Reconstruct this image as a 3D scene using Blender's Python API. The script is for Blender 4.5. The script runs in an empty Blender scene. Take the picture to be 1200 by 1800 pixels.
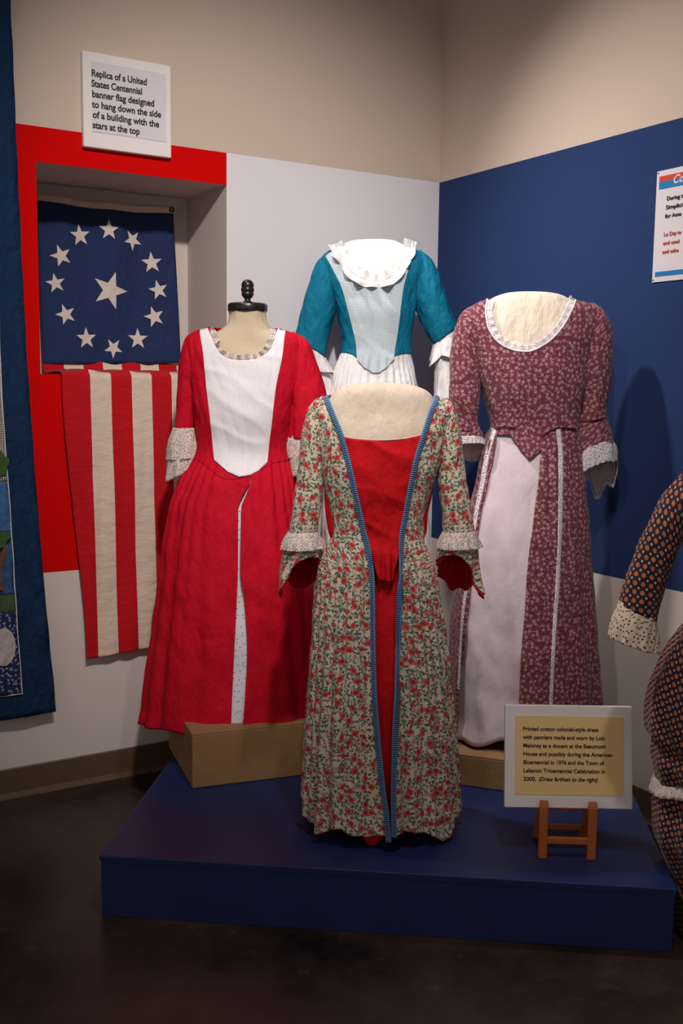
import bpy, bmesh, math, random
import numpy as np
from mathutils import Vector, Matrix, noise as mnoise
random.seed(4)
S = bpy.context.scene
COL = S.collection
PI = math.pi
# ------------------------------------------------------------------ camera
F = 1817.0
head, pitch, roll = math.radians(31.4), math.radians(6.87), math.atan(0.0126)
CAMP = np.array([0, 0, 1.65])
fw = np.array([math.sin(head)*math.cos(pitch), math.cos(head)*math.cos(pitch), -math.sin(pitch)])
RT0 = np.array([math.cos(head), -math.sin(head), 0.])
HD = np.array([math.sin(head), math.cos(head), 0.])
up0 = np.cross(RT0, fw)
rt = RT0*math.cos(roll)+up0*math.sin(roll)
up = up0*math.cos(roll)-RT0*math.sin(roll)
cd = bpy.data.cameras.new('camera'); cam = bpy.data.objects.new('camera', cd); COL.objects.link(cam)
M = Matrix.Identity(4)
for i in range(3):
    M[i][0] = rt[i]; M[i][1] = up[i]; M[i][2] = -fw[i]; M[i][3] = CAMP[i]
cam.matrix_world = M
cd.sensor_width = 36; cd.lens = 36*F/1800; cd.clip_start = .05
S.camera = cam
# ------------------------------------------------------------------ world, lights, exposure
S.view_settings.view_transform = 'Standard'; S.view_settings.look = 'None'
S.view_settings.gamma = 1; S.view_settings.use_curve_mapping = False
S.view_settings.exposure = 0.15
W_ = bpy.data.worlds.new('world'); S.world = W_; W_.use_nodes = True
W_.node_tree.nodes['Background'].inputs[0].default_value = (1, .86, .78, 1)
W_.node_tree.nodes['Background'].inputs[1].default_value = .33
def spot(name, loc, target, power, size, blend=1, radius=.08, col=(1, .92, .86)):
    l = bpy.data.lights.new(name, 'SPOT'); o = bpy.data.objects.new(name, l); COL.objects.link(o)
    l.energy = power; l.spot_size = math.radians(size); l.spot_blend = blend; l.shadow_soft_size = radius; l.color = col
    o.location = loc
    o.rotation_euler = (Vector(target)-Vector(loc)).to_track_quat('-Z', 'Y').to_euler()
spot('track_spot', (.75, 1.0, 3.95), (2.05, 3.9, 1.75), 410, 56)
spot('track_spot', (.0, 1.5, 3.95), (2.8, 3.1, 1.45), 85, 54)
spot('track_spot', (1.1, 3.72, 4.1), (2.95, 2.55, 1.55), 270, 60)
spot('track_spot', (1.35, 1.25, 4.05), (1.85, 2.45, .3), 95, 62)
# ------------------------------------------------------------------ helpers
def ray(x, y): return fw*F+rt*(x-600)-up*(y-900)
def on_z(x, y, z): d = ray(x, y); return CAMP+d*((z-CAMP[2])/d[2])
def on_y(x, y, Y): d = ray(x, y); return CAMP+d*((Y-CAMP[1])/d[1])
def on_x(x, y, X): d = ray(x, y); return CAMP+d*((X-CAMP[0])/d[0])
def lerp(a, b, t): return a+(b-a)*t
def sst(e0, e1, x):
    t = min(1, max(0, (x-e0)/(e1-e0))); return t*t*(3-2*t)
def tag(o, label=None, cat=None, group=None, kind=None):
    for k, v in (('label', label), ('category', cat), ('group', group), ('kind', kind)):
        if v: o[k] = v
    return o
def empty(name, loc, label=None, cat=None, group=None, rz=0):
    o = bpy.data.objects.new(name, None); COL.objects.link(o); o.location = loc; o.rotation_euler = (0, 0, rz)
    o.empty_display_size = .05
    return tag(o, label, cat, group)
def link_mesh(name, me, m, parent=None, world=True):
    o = bpy.data.objects.new(name, me); COL.objects.link(o)
    if m: me.materials.append(m)
    if parent is not None:
        o.parent = parent
        if world:
            o.matrix_parent_inverse = (Matrix.Translation(parent.location) @ parent.rotation_euler.to_matrix().to_4x4()).inverted()
    return o
def bm_obj(name, bm, m, parent=None, smooth=False, bevel=0, world=True):
    bmesh.ops.recalc_face_normals(bm, faces=bm.faces)
    me = bpy.data.meshes.new(name); bm.to_mesh(me); bm.free()
    if smooth: me.shade_smooth()
    o = link_mesh(name, me, m, parent, world)
    if bevel:
        md = o.modifiers.new('bevel', 'BEVEL'); md.width = bevel; md.segments = 2; md.limit_method = 'ANGLE'
    return o
def add_box(bm, c, size, rot=None):
    g = bmesh.ops.create_cube(bm, size=1)
    Mx = Matrix.Translation(Vector(c)) @ (rot.to_4x4() if rot is not None else Matrix.Identity(4)) @ Matrix.Diagonal((*size, 1))
    bmesh.ops.transform(bm, matrix=Mx, verts=g['verts'])
def box(name, c, size, m, parent=None, rot=None, bevel=0):
    bm = bmesh.new(); add_box(bm, c, size, rot); return bm_obj(name, bm, m, parent, bevel=bevel)
def lathe(name, prof, c, m, parent=None, seg=40, sx=1, sy=1):
    bm = bmesh.new(); rings = []
    for r, z in prof:
        rings.append([bm.verts.new((c[0]+r*sx*math.cos(2*PI*i/seg), c[1]+r*sy*math.sin(2*PI*i/seg), c[2]+z)) for i in range(seg)])
    for a, b in zip(rings, rings[1:]):
        for i in range(seg): bm.faces.new((a[i], a[(i+1) % seg], b[(i+1) % seg], b[i]))
    bm.faces.new(rings[0]); bm.faces.new(rings[-1])
    return bm_obj(name, bm, m, parent, smooth=True)
def grid(name, P, UV, m, parent=None, thick=0, weld=False, smooth=True, thick_off=-1, mats=None):
    """P: rows x cols x 3 array in world space, UV rows x cols x 2"""
    P = np.asarray(P, float); R, Cn = P.shape[:2]
    me = bpy.data.meshes.new(name)
    idx = lambda r, c: r*Cn+c
    faces = [(idx(r, c), idx(r, c+1), idx(r+1, c+1), idx(r+1, c)) for r in range(R-1) for c in range(Cn-1)]
    me.from_pydata([tuple(v) for v in P.reshape(-1, 3)], [], faces)
    uv = me.uv_layers.new(name='UVMap'); UV = np.asarray(UV, float).reshape(-1, 2)
    li = np.zeros(len(me.loops), int); me.loops.foreach_get('vertex_index', li)
    uv.data.foreach_set('uv', UV[li].reshape(-1))
    if weld:
        bm = bmesh.new(); bm.from_mesh(me); bmesh.ops.remove_doubles(bm, verts=bm.verts, dist=1e-5); bm.to_mesh(me); bm.free()
    if smooth: me.shade_smooth()
    o = link_mesh(name, me, m, parent)
    if thick:
        md = o.modifiers.new('thickness', 'SOLIDIFY'); md.thickness = thick; md.offset = thick_off
    return o
class Pchip:
    def __init__(s, x, y):
        o = np.argsort(x); x = np.array(x, float)[o]; y = np.array(y, float)[o]
        keep = np.concatenate(([True], np.diff(x) > 1e-6)); s.x = x[keep]; s.y = y[keep]
        h = np.diff(s.x); d = np.diff(s.y)/h; n = len(s.x); m = np.zeros(n)
        if n == 2: m[:] = d[0]
        else:
            for i in range(1, n-1):
                if d[i-1]*d[i] > 0:
                    w1 = 2*h[i]+h[i-1]; w2 = h[i]+2*h[i-1]; m[i] = (w1+w2)/(w1/d[i-1]+w2/d[i])
            m[0] = d[0]; m[-1] = d[-1]
        s.m = m; s.h = h
    def __call__(s, v):
        if v <= s.x[0]: return s.y[0]
        if v >= s.x[-1]: return s.y[-1]
        i = int(np.searchsorted(s.x, v)-1); h = s.h[i]; t = (v-s.x[i])/h
        return ((1+2*t)*(1-t)**2*s.y[i]+t*(1-t)**2*h*s.m[i]+t*t*(3-2*t)*s.y[i+1]+t*t*(t-1)*h*s.m[i+1])
# ------------------------------------------------------------------ node maths
class N:
    def __init__(s, name, rough=.85, sheen=.0, spec=.3):
        s.m = bpy.data.materials.new(name); s.m.use_nodes = True; s.t = s.m.node_tree
        s.b = s.t.nodes['Principled BSDF']; s.b.inputs['Roughness'].default_value = rough
        s.b.inputs['Specular IOR Level'].default_value = spec; s.b.inputs['Sheen Weight'].default_value = sheen
    def node(s, typ, **kw):
        n = s.t.nodes.new(typ)
        for k, v in kw.items(): setattr(n, k, v)
        return n
    def put(s, sock, v):
        if isinstance(v, bpy.types.NodeSocket): s.t.links.new(v, sock)
        elif isinstance(v, tuple) and sock.type == 'RGBA': sock.default_value = (*v, 1) if len(v) == 3 else v
        else: sock.default_value = v
    def math(s, op, *a):
        n = s.node('ShaderNodeMath', operation=op)
        for i, v in enumerate(a): s.put(n.inputs[i], v)
        return n.outputs[0]
    def add(s, *a): return s.math('ADD', *a)
    def sub(s, *a): return s.math('SUBTRACT', *a)
    def mul(s, *a): return s.math('MULTIPLY', *a)
    def lt(s, *a): return s.math('LESS_THAN', *a)
    def gt(s, *a): return s.math('GREATER_THAN', *a)
    def vmath(s, op, *a):
        n = s.node('ShaderNodeVectorMath', operation=op)
        for i, v in enumerate(a):
            if op == 'SCALE' and i == 1: s.put(n.inputs['Scale'], v)
            else: s.put(n.inputs[i], v)
        return n.outputs[1] if op in ('LENGTH', 'DISTANCE', 'DOT_PRODUCT') else n.outputs[0]
    def mix(s, f, a, b):
        n = s.node('ShaderNodeMix', data_type='RGBA'); s.put(n.inputs[0], f); s.put(n.inputs[6], a); s.put(n.inputs[7], b)
        return n.outputs[2]
    def uv(s): return s.node('ShaderNodeTexCoord').outputs['UV']
    def obj(s): return s.node('ShaderNodeTexCoord').outputs['Object']
    def sep(s, v): n = s.node('ShaderNodeSeparateXYZ'); s.put(n.inputs[0], v); return n.outputs
    def noise(s, v, scale, detail=3, rough=.5):
        n = s.node('ShaderNodeTexNoise'); s.put(n.inputs['Vector'], v); n.inputs['Scale'].default_value = scale
        n.inputs['Detail'].default_value = detail; n.inputs['Roughness'].default_value = rough; return n.outputs[0]
    def vor(s, v, scale, rnd=.8, feature='F1', dim='2D'):
        n = s.node('ShaderNodeTexVoronoi', voronoi_dimensions=dim, feature=feature); s.put(n.inputs['Vector'], v)
        n.inputs['Scale'].default_value = scale; n.inputs['Randomness'].default_value = rnd; return n
    def cell(s, v, scale, rnd=.8):
        """vector inside a randomly turned cell, and the cell's random colour channels"""
        n = s.vor(v, scale, rnd); d = s.vmath('SUBTRACT', v, n.outputs['Position'])
        rgb = s.node('ShaderNodeSeparateColor'); s.put(rgb.inputs[0], n.outputs['Color'])
        r = s.node('ShaderNodeVectorRotate', rotation_type='Z_AXIS'); s.put(r.inputs['Vector'], d)
        s.put(r.inputs['Angle'], s.mul(rgb.outputs[0], 6.283))
        return r.outputs[0], rgb.outputs
    def ell(s, v, cx, cy, rx, ry):
        d = s.vmath('SUBTRACT', v, (cx, cy, 0)); d = s.vmath('MULTIPLY', d, (1/rx, 1/ry, 0)); return s.lt(s.vmath('LENGTH', d), 1.0)
    def color(s, v): s.put(s.b.inputs['Base Color'], v); return s
    def bump(s, h, strength=.3, dist=.002):
        n = s.node('ShaderNodeBump'); s.put(n.inputs['Height'], h); n.inputs['Strength'].default_value = strength
        n.inputs['Distance'].default_value = dist; s.t.links.new(n.outputs[0], s.b.inputs['Normal']); return s
    def alpha(s, v): s.put(s.b.inputs['Alpha'], v); return s
def cloth(name, col, rough=.85, wr=.35, sheen=.0, var=.12):
    n = N(name, rough, sheen, .2); o = n.obj()
    f = n.noise(o, 9, 3); c2 = tuple(c*(1-var) for c in col)
    n.color(n.mix(f, c2, col))
    st = n.vmath('MULTIPLY', o, (1, 1, .45))
    rd = n.math('ABSOLUTE', n.sub(n.noise(n.vmath('ADD', st, n.vmath('SCALE', o, .3)), 7, 3, .55), .5))
    h = n.add(n.add(n.mul(n.noise(st, 13, 4, .6), 1.0), n.mul(rd, 1.2)), n.mul(n.noise(o, 700, 1), .03))
    n.bump(h, min(1, wr*1.9), .03); return n.m
def plain(name, col, rough=.6, spec=.3, bs=0, bstr=.1):
    n = N(name, rough, 0, spec); n.color(col)
    if bs: n.bump(n.noise(n.obj(), bs, 3), bstr, .004)
    return n.m
# ------------------------------------------------------------------ materials
CREAM = (.57, .47, .40); WHITE = (.72, .70, .74); REDP = (.60, .0015, .0015); NAVYP = (.022, .045, .135)
def wall_material(name, left):
    n = N(name, .9, 0, .08); o = n.sep(n.obj()); X, Y, Z = o[0], o[1], o[2]
    top = n.gt(Z, 2.619)
    if left:
        red = n.mul(n.mul(n.lt(X, 1.905), n.gt(Z, .902)), n.lt(Y, 4.0805))
        low = n.mix(red, n.mix(n.mul(n.gt(Z, .902), n.gt(X, 1.905)), (.66, .585, .55), WHITE), REDP)
        low = n.mix(n.gt(Y, 4.0805), low, (.60, .53, .49))
    else:
        low = n.mix(n.gt(Z, .921), (.62, .55, .50), NAVYP)
    c = n.mix(top, low, CREAM)
    mot = n.noise(n.obj(), 3.0, 3); c = n.mix(n.mul(mot, .12), c, (.35, .3, .27)) if False and not left else c
    n.color(c); n.bump(n.noise(n.obj(), 160, 3), .08, .002); return n.m
m_wl = wall_material('painted_wall_red_and_white', True)
m_wr = wall_material('painted_wall_navy', False)
def floor_material():
    n = N('stained_concrete', .32, 0, .4); o = n.obj()
    a = n.noise(o, 2.2, 6, .65); b = n.noise(o, 9, 5, .7)
    mr = n.node('ShaderNodeMapRange'); n.put(mr.inputs[0], a); mr.inputs[1].default_value = .36; mr.inputs[2].default_value = .66
    c = n.mix(mr.outputs[0], (.010, .007, .006), (.062, .038, .027))
    r = n.node('ShaderNodeMapRange'); n.put(r.inputs[0], b); r.inputs[1].default_value = .60; r.inputs[2].default_value = .78
    c = n.mix(n.mul(r.outputs[0], .6), c, (.12, .09, .075))
    n.color(c); n.put(n.b.inputs['Roughness'], n.add(n.mul(a, .3), .22)); n.bump(b, .08, .003); return n.m
m_floor = floor_material()
m_base = plain('rubber_cove_base', (.115, .068, .042), .45, .4)
m_plat = N('navy_platform_paint', .42, 0, .35); _o = m_plat.obj()
m_plat.color(m_plat.mix(m_plat.noise(_o, 5, 4), (.008, .018, .080), (.013, .028, .115))); m_plat.bump(m_plat.noise(_o, 120, 3), .12, .002); m_plat = m_plat.m
m_card = N('brown_cardboard', .8, 0, .2); _o = m_card.obj()
m_card.color(m_card.mix(m_card.noise(_o, 6, 4), (.22, .125, .055), (.33, .19, .09))); m_card.bump(m_card.noise(_o, 14, 3), .3, .01); m_card = m_card.m
m_wood = N('orange_brown_wood', .45, 0, .4); _o = m_wood.vmath('MULTIPLY', m_wood.obj(), (1, 1, .12))
m_wood.color(m_wood.mix(m_wood.noise(_o, 90, 4), (.30, .075, .014), (.50, .145, .03))); m_wood = m_wood.m
m_pine = plain('pale_wood', (.55, .30, .10), .5)
m_red = cloth('crimson_cotton', (.54, .001, .018), .8, .28)
m_redf = cloth('scarlet_cotton', (.50, .002, .006), .8, .3)
m_white = cloth('white_cotton', (.80, .77, .79), .85, .35, var=.04)
m_bright = cloth('bright_white_cotton', (.86, .85, .86), .85, .25, var=.03)
m_apron = cloth('pale_lavender_cotton', (.66, .56, .61), .85, .10, var=.05)
m_teal = cloth('teal_cotton', (.002, .18, .31), .75, .45)
m_linen = cloth('cream_form_cloth', (.56, .47, .38), .9, .25, var=.05)
m_linen2 = cloth('ivory_form_cloth', (.74, .65, .54), .9, .3, var=.05)
m_formneck = cloth('tan_jersey', (.56, .46, .33), .9, .08, var=.06)
m_black = plain('black_lacquered_wood', (.012, .011, .011), .28, .5)
m_metal = plain('dark_metal', (.05, .05, .05), .4)
m_ink = plain('black_ink', (.02, .016, .02), .7)
m_inkred = plain('red_ink', (.5, .06, .07), .7)
m_paper = plain('white_paper', (.66, .62, .66), .7)
m_canvas = plain('white_canvas', (.78, .73, .74), .8, .2, 500, .15)
m_tan = plain('tan_paper', (.80, .57, .26), .7)
m_flagblue = cloth('flag_navy_cotton', (.016, .032, .105), .85, .3)
m_flagcream = cloth('flag_cream_cotton', (.62, .50, .38), .85, .25)
m_star = cloth('star_cotton', (.66, .58, .54), .85, .2)
def lace(name, col, hs=190, amount=.36, rows=60):
    n = N(name, .85, .1, .2); u = n.uv(); n.color(col)
    v1 = n.vor(u, hs, .75); v2 = n.vor(u, hs*.33, .7)
    ring = n.lt(n.math('ABSOLUTE', n.sub(v2.outputs['Distance'], .32)), .10)
    hole = n.mul(n.lt(v1.outputs['Distance'], amount), n.sub(1.0, ring))
    n.alpha(n.sub(1.0, n.mul(hole, .85)))
    n.bump(n.add(v1.outputs['Distance'], n.mul(ring, .6)), .6, .003); return n.m
m_lace = lace('cream_lace', (.70, .60, .56))
m_lacew = lace('white_lace', (.78, .72, .75))
def eyelet(name, col, hole, sc, r, rnd):
    n = N(name, .85, .1, .2); u = n.uv(); v = n.vor(u, sc, rnd)
    m = n.lt(v.outputs['Distance'], r)
    n.color(n.mix(m, col, hole)); h = n.add(n.mul(n.noise(n.obj(), 16, 3), .6), n.mul(m, -.1)); n.bump(h, .35, .012); return n.m
m_swiss = eyelet('pale_blue_dotted_swiss', (.44, .54, .60), (.74, .80, .84), 150, .30, .25)
m_eyew = eyelet('white_eyelet_cotton', (.76, .73, .77), (.60, .56, .61), 60, .09, .6)
m_eyecuff = eyelet('cream_eyelet_lace', (.62, .50, .40), (.06, .035, .03), 75, .21, .9)
m_petti = eyelet('white_eyelet_petticoat', (.68, .66, .74), (.12, .10, .16), 45, .10, .9)
def floral():
    n = N('rose_print_cotton', .85, .1, .2); u = n.uv()
    wob = n.node('ShaderNodeTexNoise'); n.put(wob.inputs['Vector'], u); wob.inputs['Scale'].default_value = 120
    d = n.vmath('SCALE', n.vmath('SUBTRACT', wob.outputs['Color'], (.5, .5, .5)), .005); uw = n.vmath('ADD', u, d)
    c = n.mix(n.noise(u, 25, 2), (.56, .47, .36), (.63, .54, .42))
    v = n.noise(u, 75, 2); vine = n.lt(n.math('ABSOLUTE', n.sub(v, .5)), .012); c = n.mix(vine, c, (.13, .17, .12))
    for sc, off, col in ((66, (.31, .2, 0), (.045, .075, .055)), (74, (.7, .55, 0), (.10, .15, .15)), (62, (.13, .77, 0), (.045, .10, .06))):
        q, rc = n.cell(n.vmath('ADD', uw, off), sc, .9)
        m = n.math('MAXIMUM', n.ell(q, 0, 0, .0050, .0022), n.ell(q, .003, .0035, .0016, .0030))
        c = n.mix(n.mul(m, n.gt(rc[1], .38)), c, col)
    q, rc = n.cell(n.vmath('ADD', uw, (.5, .5, 0)), 34, .9)
    c = n.mix(n.mul(n.ell(q, 0, 0, .0055, .0042), n.gt(rc[1], .5)), c, (.58, .20, .17))
    q, rc = n.cell(uw, 23.5, .72)
    c = n.mix(n.mul(n.ell(q, .013, 0, .006, .0034), n.gt(rc[2], .2)), c, (.03, .08, .05))
    c = n.mix(n.ell(q, -.012, .004, .0055, .003), c, (.03, .08, .05))
    ro = n.ell(q, 0, 0, .0120, .0102); ri = n.ell(q, .001, -.001, .0085, .0062); rr = n.ell(q, .0022, .001, .0052, .004); rk = n.ell(q, .001, 0, .0022, .0030)
    c = n.mix(ro, c, (.50, .12, .11)); c = n.mix(ri, c, (.40, .014, .024)); c = n.mix(rr, c, (.46, .07, .07)); c = n.mix(rk, c, (.22, .006, .012))
    n.color(c); st = n.vmath('MULTIPLY', n.obj(), (1, 1, .3)); n.bump(n.noise(st, 16, 4, .6), .8, .02); return n.m
m_floral = floral()
def sprig():
    n = N('maroon_sprig_print_cotton', .85, .1, .2); u = n.uv(); c = (.135, .028, .042); P1 = (.42, .25, .27)
    c = n.mix(n.noise(u, 30, 2), c, (.16, .036, .052))
    q, rc = n.cell(n.vmath('ADD', u, (.4, .1, 0)), 62, .85)
    m = n.math('MAXIMUM', n.ell(q, 0, 0, .0050, .0010), n.ell(q, .002, .0022, .0016, .0022)); c = n.mix(n.mul(m, .7), c, (.30, .14, .16))
    q, rc = n.cell(u, 49, .75); s = n.sep(q)
    r = n.vmath('LENGTH', q); an = n.math('ARCTAN2', s[1], s[0])
    pet = n.add(.0020, n.mul(.0046, n.math('ABSOLUTE', n.math('COSINE', n.mul(an, 2.5)))))
    fl = n.mul(n.lt(r, pet), n.gt(r, .0014)); c = n.mix(fl, c, P1)
    c = n.mix(n.ell(q, .0105, 0, .0035, .0016), c, P1)
    n.color(c); st = n.vmath('MULTIPLY', n.obj(), (1, 1, .4)); n.bump(n.noise(st, 14, 4, .6), .7, .02); return n.m
m_sprig = sprig()
def foulard():
    n = N('navy_foulard_print_cotton', .8, .1, .2); u = n.uv(); c = (.012, .010, .034)
    r = n.node('ShaderNodeVectorRotate', rotation_type='Z_AXIS'); n.put(r.inputs['Vector'], u); r.inputs['Angle'].default_value = .3
    q = n.vor(r.outputs[0], 42, .0); c = n.mix(n.lt(q.outputs['Distance'], .34), c, (.075, .012, .025)); c = n.mix(n.lt(q.outputs['Distance'], .27), c, (.42, .13, .04))
    q = n.vor(n.vmath('ADD', r.outputs[0], (.5/42, .5/42, 0)), 42, .0); c = n.mix(n.lt(q.outputs['Distance'], .15), c, (.46, .32, .15))
    n.color(c); n.bump(n.noise(n.obj(), 14, 3), .3, .015); return n.m
m_foul = foulard()
def braid(name, a, b, period, e0=.30, w0=0.0):
    n = N(name, .7, .1, .2); s = n.sep(n.uv())
    w = n.math('SINE', n.mul(s[1], 2*PI/period)); e = n.math('ABSOLUTE', n.sub(s[0], .5))
    f = n.math('MULTIPLY', n.gt(w, w0), n.lt(e, e0)); n.color(n.mix(f, a, b)); n.bump(n.add(w, n.mul(e, -3.0)), .7, .002); return n.m
m_trim = braid('blue_braid', (.10, .22, .38), (.02, .05, .16), .0068)
m_tlace = braid('lace_edging', (.70, .60, .62), (.38, .24, .27), .013, .17, .35)
def stripes():
    n = N('sewn_stripes_cotton', .85, .1, .2); s = n.sep(n.uv())
    f = n.gt(n.math('FRACT', n.mul(s[0], .5)), .5)
    n.color(n.mix(f, (.46, .003, .008), (.64, .52, .43)))
    o = n.obj(); h = n.add(n.noise(n.vmath('MULTIPLY', o, (1, 1, 2.2)), 9, 4, .6), n.mul(n.math('ABSOLUTE', n.sub(n.noise(o, 14, 2), .5)), .7))
    n.bump(h, .4, .02); return n.m
m_stripe = stripes()
# ------------------------------------------------------------------ the room
WY, WX = 4.08, 3.011
RX0, RX1, RZ0, RZ1, RD = 1.11, 1.905, 1.688, 2.488, .42
def quads(name, qs, m):
    bm = bmesh.new()
    for q in qs: bm.faces.new([bm.verts.new(p) for p in q])
    bmesh.ops.remove_doubles(bm, verts=bm.verts, dist=1e-5)
    me = bpy.data.meshes.new(name); bm.to_mesh(me); bm.free(); return me
CEIL = 4.4
XA, XB = -2.6, WX; yb = WY+RD
qs = []
xs = [XA, RX0, RX1, XB]; zs = [0, RZ0, RZ1, CEIL]
for i in range(3):
    for j in range(3):
        if (i, j) == (1, 1): continue
        qs.append([(xs[i], WY, zs[j]), (xs[i+1], WY, zs[j]), (xs[i+1], WY, zs[j+1]), (xs[i], WY, zs[j+1])])
qs += [[(RX0, WY, RZ0), (RX1, WY, RZ0), (RX1, yb, RZ0), (RX0, yb, RZ0)], [(RX0, WY, RZ1), (RX0, yb, RZ1), (RX1, yb, RZ1), (RX1, WY, RZ1)],
       [(RX0, WY, RZ0), (RX0, yb, RZ0), (RX0, yb, RZ1), (RX0, WY, RZ1)], [(RX1, WY, RZ0), (RX1, WY, RZ1), (RX1, yb, RZ1), (RX1, yb, RZ0)],
       [(RX0, yb, RZ0), (RX1, yb, RZ0), (RX1, yb, RZ1), (RX0, yb, RZ1)]]
# outer skin, so that the wall is a solid half metre thick
yo = WY+.6
qs += [[(XA, yo, 0), (XB, yo, 0), (XB, yo, CEIL), (XA, yo, CEIL)], [(XA, WY, 0), (XA, yo, 0), (XA, yo, CEIL), (XA, WY, CEIL)],
       [(XB, WY, 0), (XB, WY, CEIL), (XB, yo, CEIL), (XB, yo, 0)], [(XA, WY, 0), (XB, WY, 0), (XB, yo, 0), (XA, yo, 0)], [(XA, WY, CEIL), (XB, WY, CEIL), (XB, yo, CEIL), (XA, yo, CEIL)]]
tag(link_mesh('wall_left', quads('wall_left', qs, m_wl), m_wl), kind='structure')
tag(box('wall_right', (WX+.1, (yo-3)/2, CEIL/2), (.2, yo+3, CEIL), m_wr), kind='structure')
tag(box('floor', (.3, .8, -.05), (5.8, 7.76, .1), m_floor), kind='structure')
tag(box('ceiling', (.3, .8, CEIL+.05), (5.8, 7.76, .1), plain('ceiling_paint', (.35, .32, .3))), kind='structure')
def cove(name, a, b, inward):
    prof = [(0, 0), (.022, 0), (.022, .004), (.012, .010), (.007, .022), (.006, .118), (.003, .122), (0, .122)]
    bm = bmesh.new(); rings = []
    for p in (a, b): rings.append([bm.verts.new((p[0]+inward[0]*d, p[1]+inward[1]*d, z)) for d, z in prof])
    k = len(prof)
    for i in range(k): bm.faces.new((rings[0][i], rings[0][(i+1) % k], rings[1][(i+1) % k], rings[1][i]))
    bm.faces.new(rings[0]); bm.faces.new(rings[1])
    tag(bm_obj(name, bm, m_base), kind='structure')
cove('baseboard_left', (XA, WY), (WX, WY), (0, -1)); cove('baseboard_right', (WX, WY), (WX, -3), (-1, 0))
# ------------------------------------------------------------------ platform and boxes
PU, PV, P0 = np.array([.798, -.603, 0]), np.array([.603, .798, 0]), np.array([.965, 2.992, 0])
PZ = .2
def rotz(u): return Matrix(((u[0], -u[1], 0), (u[1], u[0], 0), (0, 0, 1)))
pc = P0+PU*.87+PV*.52
t = empty('display_platform', (pc[0], pc[1], 0), 'low navy painted platform in the corner under the dresses', 'platform', rz=0)
box('platform_top', (pc[0], pc[1], PZ-.009), (1.745, 1.045, .018), m_plat, t, rotz(PU), .003)
box('platform_base', (pc[0], pc[1], (PZ-.018)/2), (1.737, 1.037, PZ-.018), m_plat, t, rotz(PU), .002)
def carton(corner, u, v, su, sv, h, label):
    c = corner+u*su/2+v*sv/2
    t = empty('cardboard_box', (c[0], c[1], PZ), label, 'box')
    bm = bmesh.new(); R = Matrix(((u[0], v[0], 0), (u[1], v[1], 0), (0, 0, 1)))
    add_box(bm, (c[0], c[1], PZ+h/2+.0005), (su, sv, h-.001), R); bm_obj('box_body', bm, m_card, t, bevel=.004)
    for s in (-1, 1):
        cc = c+v*s*sv*.25; box('flap', (cc[0], cc[1], PZ+h+.002), (su, sv*.498, .004), m_card, t, R, .001)
    return c
u1 = np.array([.9807, -.1955, 0]); v1 = np.array([.1955, .9807, 0])
C1 = carton(np.array([1.423, 3.342, 0]), u1, v1, .60, .46, .20, 'brown cardboard box under the crimson gown, left on the platform')
u2 = np.array([.646, -.763, 0]); v2 = np.array([.763, .646, 0])
C2 = carton(np.array([2.278, 2.902, 0])-u2*.06, u2, v2, .46, .30, .115, 'low tan cardboard box under the maroon sprigged gown, behind the easel sign')
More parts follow.
